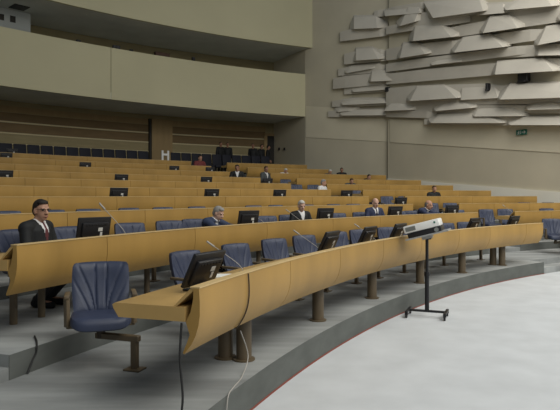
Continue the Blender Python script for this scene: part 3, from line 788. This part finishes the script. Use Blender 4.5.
def hairmesh(H, style):
    b = bmesh.new()
    ell(b, (0, -.014, .037), (.079, .098, .094), u=32, v=24)
    if style != 'bald': ell(b, (.01, .040, .088), (.060, .046, .036), u=20, v=14); ell(b, (0, -.065, .0), (.066, .045, .075), u=20, v=14)
    me = remesh(b, .006, 2)
    def key(c):
        x, y, z = c
        if style == 'bald': return 'hair' if (y < .025 - .3 * max(0, z + .01) and -.055 < z < .055 and not (abs(x) > .06 and y > .0 and z < .02)) else 'no'
        if y < -.03: line = -.075
        elif y < .012: line = .03 if y > -.01 else -.02
        else: line = .030 + .052 * min(1, (y - .012) / .05)
        return 'hair' if z > line and not (abs(x) > .062 and -.03 < y < .02 and z < .022) else 'no'
    m = split(me, key, ['hair'])['hair']; bpy.data.meshes.remove(me); m.transform(H); return m
CACHE = {}
def person_meshes(kind, tilt, style, coat):
    key = (kind, tilt, style, coat)
    if key in CACHE: return CACHE[key]
    J = pose(kind); H = headmat(J, tilt)
    b = bmesh.new(); head(b, J, H); torso(b, J, -.004)
    for s in (-1, 1): arm(b, J, s, -.002); hand(b, J, s)
    legs(b, J, -.004)
    for s in (-1, 1): capsule(b, mir(J['an'], s) + Vector((0, -.03, -.03)), mir(J['toe'], s), .038, .03)
    body = remesh(b, .0075, 2)
    inv = H.inverted()
    for p in body.polygons: p.use_smooth = True
    # coat, shirt front and tie come out of one garment surface
    b = bmesh.new(); torso(b, J, .016)
    for s in (-1, 1): arm(b, J, s, .013, .93)
    g = remesh(b, .012, 3)
    ch = J['chest'].z; nz = J['neck'].z; vz = ch - .10
    def k2(c):
        yc = c.y - (J['chest'].y + (c.z - ch) * (J['neck'].y - J['chest'].y) / (nz - ch))
        if c.z > nz - .004 and abs(c.x) < .074: return 'shirt'
        if yc > .015 and c.z > vz:
            wv = .068 * (c.z - vz) / (nz - vz)
            if abs(c.x) < .020 + .010 * (1 - (c.z - vz) / (nz - vz)) and abs(c.x) < wv and coat == 'tie' : return 'tie'
            if abs(c.x) < wv and coat != 'plain': return 'shirt'
        if c.z < J['pel'].z - .085: return 'no'
        return 'jacket'
    parts = split(g, k2, ['jacket', 'shirt', 'tie']); bpy.data.meshes.remove(g)
    b = bmesh.new(); legs(b, J, .012, .94)
    slabloft(b, [(J['pel'] - Vector((0, .01, .10)), .11, .09), (J['pel'] - Vector((0, 0, .03)), .165, .118), (J['pel'] + Vector((0, 0, .03)), .160, .115)])
    tr = remesh(b, .014, 2)
    for p in tr.polygons: p.use_smooth = True
    b = bmesh.new()
    for s in (-1, 1):
        a, t = mir(J['an'], s), mir(J['toe'], s)
        capsule(b, a + Vector((0, -.035, -.042)), t + Vector((0, .02, -.012)), .046, .038); capsule(b, a + Vector((0, -.01, .0)), a + Vector((0, -.01, -.04)), .05, .045)
    sh = remesh(b, .010, 2)
    for v in sh.vertices: v.co.z = max(v.co.z, .003)
    for p in sh.polygons: p.use_smooth = True
    for v in body.vertices: v.co.z = max(v.co.z, .012)
    hm = hairmesh(H, style)
    # eyes
    em = []
    for s in (-1, 1):
        eb = bmesh.new(); ell(eb, (s * .031, .0775, .012), (.0135, .008, .0075), u=12, v=8)
        eb.transform(H); em.append(bpy.data.meshes.new('eye')); eb.to_mesh(em[-1]); eb.free()
    mb = bmesh.new(); ell(mb, (0, .093, -.0625), (.0235, .006, .0045), u=14, v=8); mb.transform(H); mm = bpy.data.meshes.new('mouth'); mb.to_mesh(mm); mb.free()
    CACHE[key] = dict(body=body, jacket=parts['jacket'], shirt=parts['shirt'], tie=parts['tie'], trousers=tr, shoes=sh, hair=hm, eyes=em, mouth=mm, H=H)
    return CACHE[key]
def link(name, me, m, parent):
    if not len(me.polygons): return
    me = me.copy() if me.users or len(me.materials) else me
    me.materials.clear(); me.materials.append(m); me.name = name
    o = bpy.data.objects.new(name, me); COL.objects.link(o); o.parent = parent; return o
def person(loc, rz, kind, tilt, style, label, skin='skin', hair='hair_dark', jacket='suit_black', shirt='shirt', tie=None, glasses=False, trousers='trousers', scale=1.0):
    coat = 'tie' if tie else ('open' if shirt else 'plain')
    d = person_meshes(kind, tilt, style, coat)
    e = empty('person', loc, rz); e.scale = (scale,) * 3; tag(e, label, 'person')
    link('body', d['body'], M[skin], e); link('jacket', d['jacket'], M[jacket], e); link('trousers', d['trousers'], M[trousers], e); link('shoes', d['shoes'], M['shoe'], e)
    link('hair', d['hair'], M[hair], e); [link('eye', q, M['eye'], e) for q in d['eyes']]; link('mouth', d['mouth'], M['lips'], e)
    link('shirt', d['shirt'], M[shirt or jacket], e)
    if tie: link('tie', d['tie'], M[tie], e)
    if glasses:
        b = bmesh.new()
        for s in (-1, 1):
            tube(b, [(s * .031 + .021 * math.cos(t_ * PI / 6), .093 - .004 * abs(math.cos(t_ * PI / 6)), .012 + .015 * math.sin(t_ * PI / 6)) for t_ in range(13)], .0022, 6)
            tube(b, [(s * .052, .09, .016), (s * .074, .06, .018), (s * .079, -.01, .014)], .002, 6)
        tube(b, [(-.01, .094, .016), (.01, .094, .016)], .002, 6)
        b.transform(d['H']); finish(b, 'glasses', M['black'], e)
    return e
def sit(k, px, off, label, yaw=0, kind='sit', tilt=(0, 0), style='short', **kw):
    r = RR(k) + off; t = ang(px, r)
    return person(pol(r, t, F[k]), inward(t) + R(yaw), kind, tilt, style, label, **kw)
sit(1, 34, 1.14, 'man in glasses, black suit and dark red tie at the near second-second-row end', 12, 'slouch', tilt=(2, -22), jacket='suit_black', tie='tie_red', glasses=True, scale=1.03)
sit(1, 206, 1.20, 'grey-haired man in a blue suit looking down at the second row desk', 8, 'read', (22, 0), hair='hair_grey', skin='skin_pale', jacket='suit_blue', scale=.95)
sit(1, 299, 1.20, 'white-haired balding man in a black jacket seated in the second row', -20, tilt=(12, -8), hair='hair_white', skin='skin_pale', jacket='suit_black', scale=.93)
sit(1, 373, 1.20, 'bald man in a dark suit and white shirt between two second-row monitors', -18, tilt=(8, -5), style='bald', hair='hair_grey', skin='skin_pale', jacket='suit_navy', tie='tie_dark', scale=.96)
sit(1, 420, 1.20, 'bald man in a navy suit leaning forward behind the white projector', 10, 'read', (10, 0), style='bald', hair='hair_grey', skin='skin', jacket='suit_navy')
sit(3, 433, 1.20, 'person in black sitting upright in the fourth row near the pale wall', -15, tilt=(6, -8), hair='hair_brown', jacket='suit_black', shirt='suit_black')
sit(4, 321, 1.22, 'person in a white top turned sideways in the fifth row beside the aisle opening', 20, tilt=(10, 10), hair='hair_grey', jacket='shirt', shirt=None)
sit(6, 237, 1.22, 'man in a black suit with an open white shirt front in the seventh row', -28, tilt=(6, -10), hair='hair_dark', skin='skin_dark', jacket='suit_black', scale=1.13)
sit(6, 264, 1.22, 'man in a grey-green jacket leaning forward in the seventh row', 20, tilt=(6, -30), hair='hair_brown', skin='skin_dark', jacket='suit_grey', scale=1.12)
sit(8, 199, 1.22, 'person in a red top sitting high up in the ninth row', 0, tilt=(4, 0), hair='hair_dark', jacket='red_top', shirt=None, scale=1.14)
sit(7, 341.5, 1.22, 'person dressed in black in a high row nearest the wall corner', -25, tilt=(4, 0), hair='hair_dark', skin='skin_dark', jacket='suit_black', shirt='suit_black')
sit(6, 364.5, 1.22, 'dark-haired person in black leaning to one side below the relief seam', 25, 'read', (8, -20), hair='hair_dark', skin='skin', jacket='suit_black', shirt='suit_black')
sit(5, 349, 1.22, 'person in a pink and grey top low behind the sixth row desk', -10, 'read', (16, 0), hair='hair_brown', jacket='suit_grey', shirt=None)
sit(7, 283, 1.22, 'person in a pale top bent low over the eighth row desk', 0, 'read', (24, 0), hair='hair_white', jacket='shirt', shirt=None)
sit(7, 327.5, 1.22, 'fair-haired person bent over a high row desk near the wall corner', 0, 'read', (24, 0), hair='hair_white', jacket='suit_grey', shirt=None)
for x, off, yaw, z, lab in ((220.5, 21.6, 10, 0, 'taller person in dark clothes standing in front of the panelled back wall'), (227.5, 21.75, -14, 0, 'second person in dark clothes standing by the back wall, touching shoulders with the taller one'),
                         (253, 21.7, -30, 0, 'person in black standing nearest the seats in the group by the back door'), (261.5, 21.9, 20, 0, 'person in black standing in the middle of the group by the back door'), (268, 22.2, 60, 0, 'person in black standing in profile against the back door')):
    t = ang(x, R1 + off)
    person(pol(R1 + off, t, GAL), inward(t) + R(yaw), 'stand', (0, 0), 'short', lab, skin='skin_dark', jacket='suit_black', shirt='suit_black', scale=1.05)

# ------------------------------------------------------------------ light
w = bpy.data.worlds.new('hall_ambient'); S.world = w; w.use_nodes = True
w.node_tree.nodes['Background'].inputs[0].default_value = (.80, .90, 1.0, 1); w.node_tree.nodes['Background'].inputs[1].default_value = .19
def area(name, loc, size, power, col, rot=(0, 0, 0), sy=None, spread=180):
    l = bpy.data.lights.new(name, 'AREA'); l.energy = power; l.color = col; l.size = size
    if sy: l.shape = 'RECTANGLE'; l.size_y = sy
    l.spread = R(spread)
    o = bpy.data.objects.new(name, l); COL.objects.link(o); o.location = loc; o.rotation_euler = rot
    return o
area('hall_light', (15.5, 7.5, 12.8), 11, 1080, (1, .99, .97))
area('front_light', (8, -1, 12.8), 12, 2350, (1, .98, .91), (R(46), 0, R(-6)))
area('tier_light', (10.5, 12.5, 12.8), 6, 620, (1, .96, .88))
area('wall_light', (7.2, 16, 13.2), 5, 330, (1, .97, .92), (R(32), R(-18), 0))
# ------------------------------------------------------------------ camera
cd = bpy.data.cameras.new('camera'); cam = bpy.data.objects.new('camera', cd); COL.objects.link(cam)
cam.location = (0, 0, CAMZ); cam.rotation_euler = (PI / 2, 0, 0)
cd.sensor_width = 36; cd.sensor_fit = 'HORIZONTAL'; cd.lens = 36 * FOC / 560; cd.shift_y = -(205 - HOR) / 560; cd.clip_end = 300
S.camera = cam
S.view_settings.view_transform = 'Standard'; S.view_settings.look = 'None'; S.view_settings.gamma = 1; S.view_settings.exposure = 0
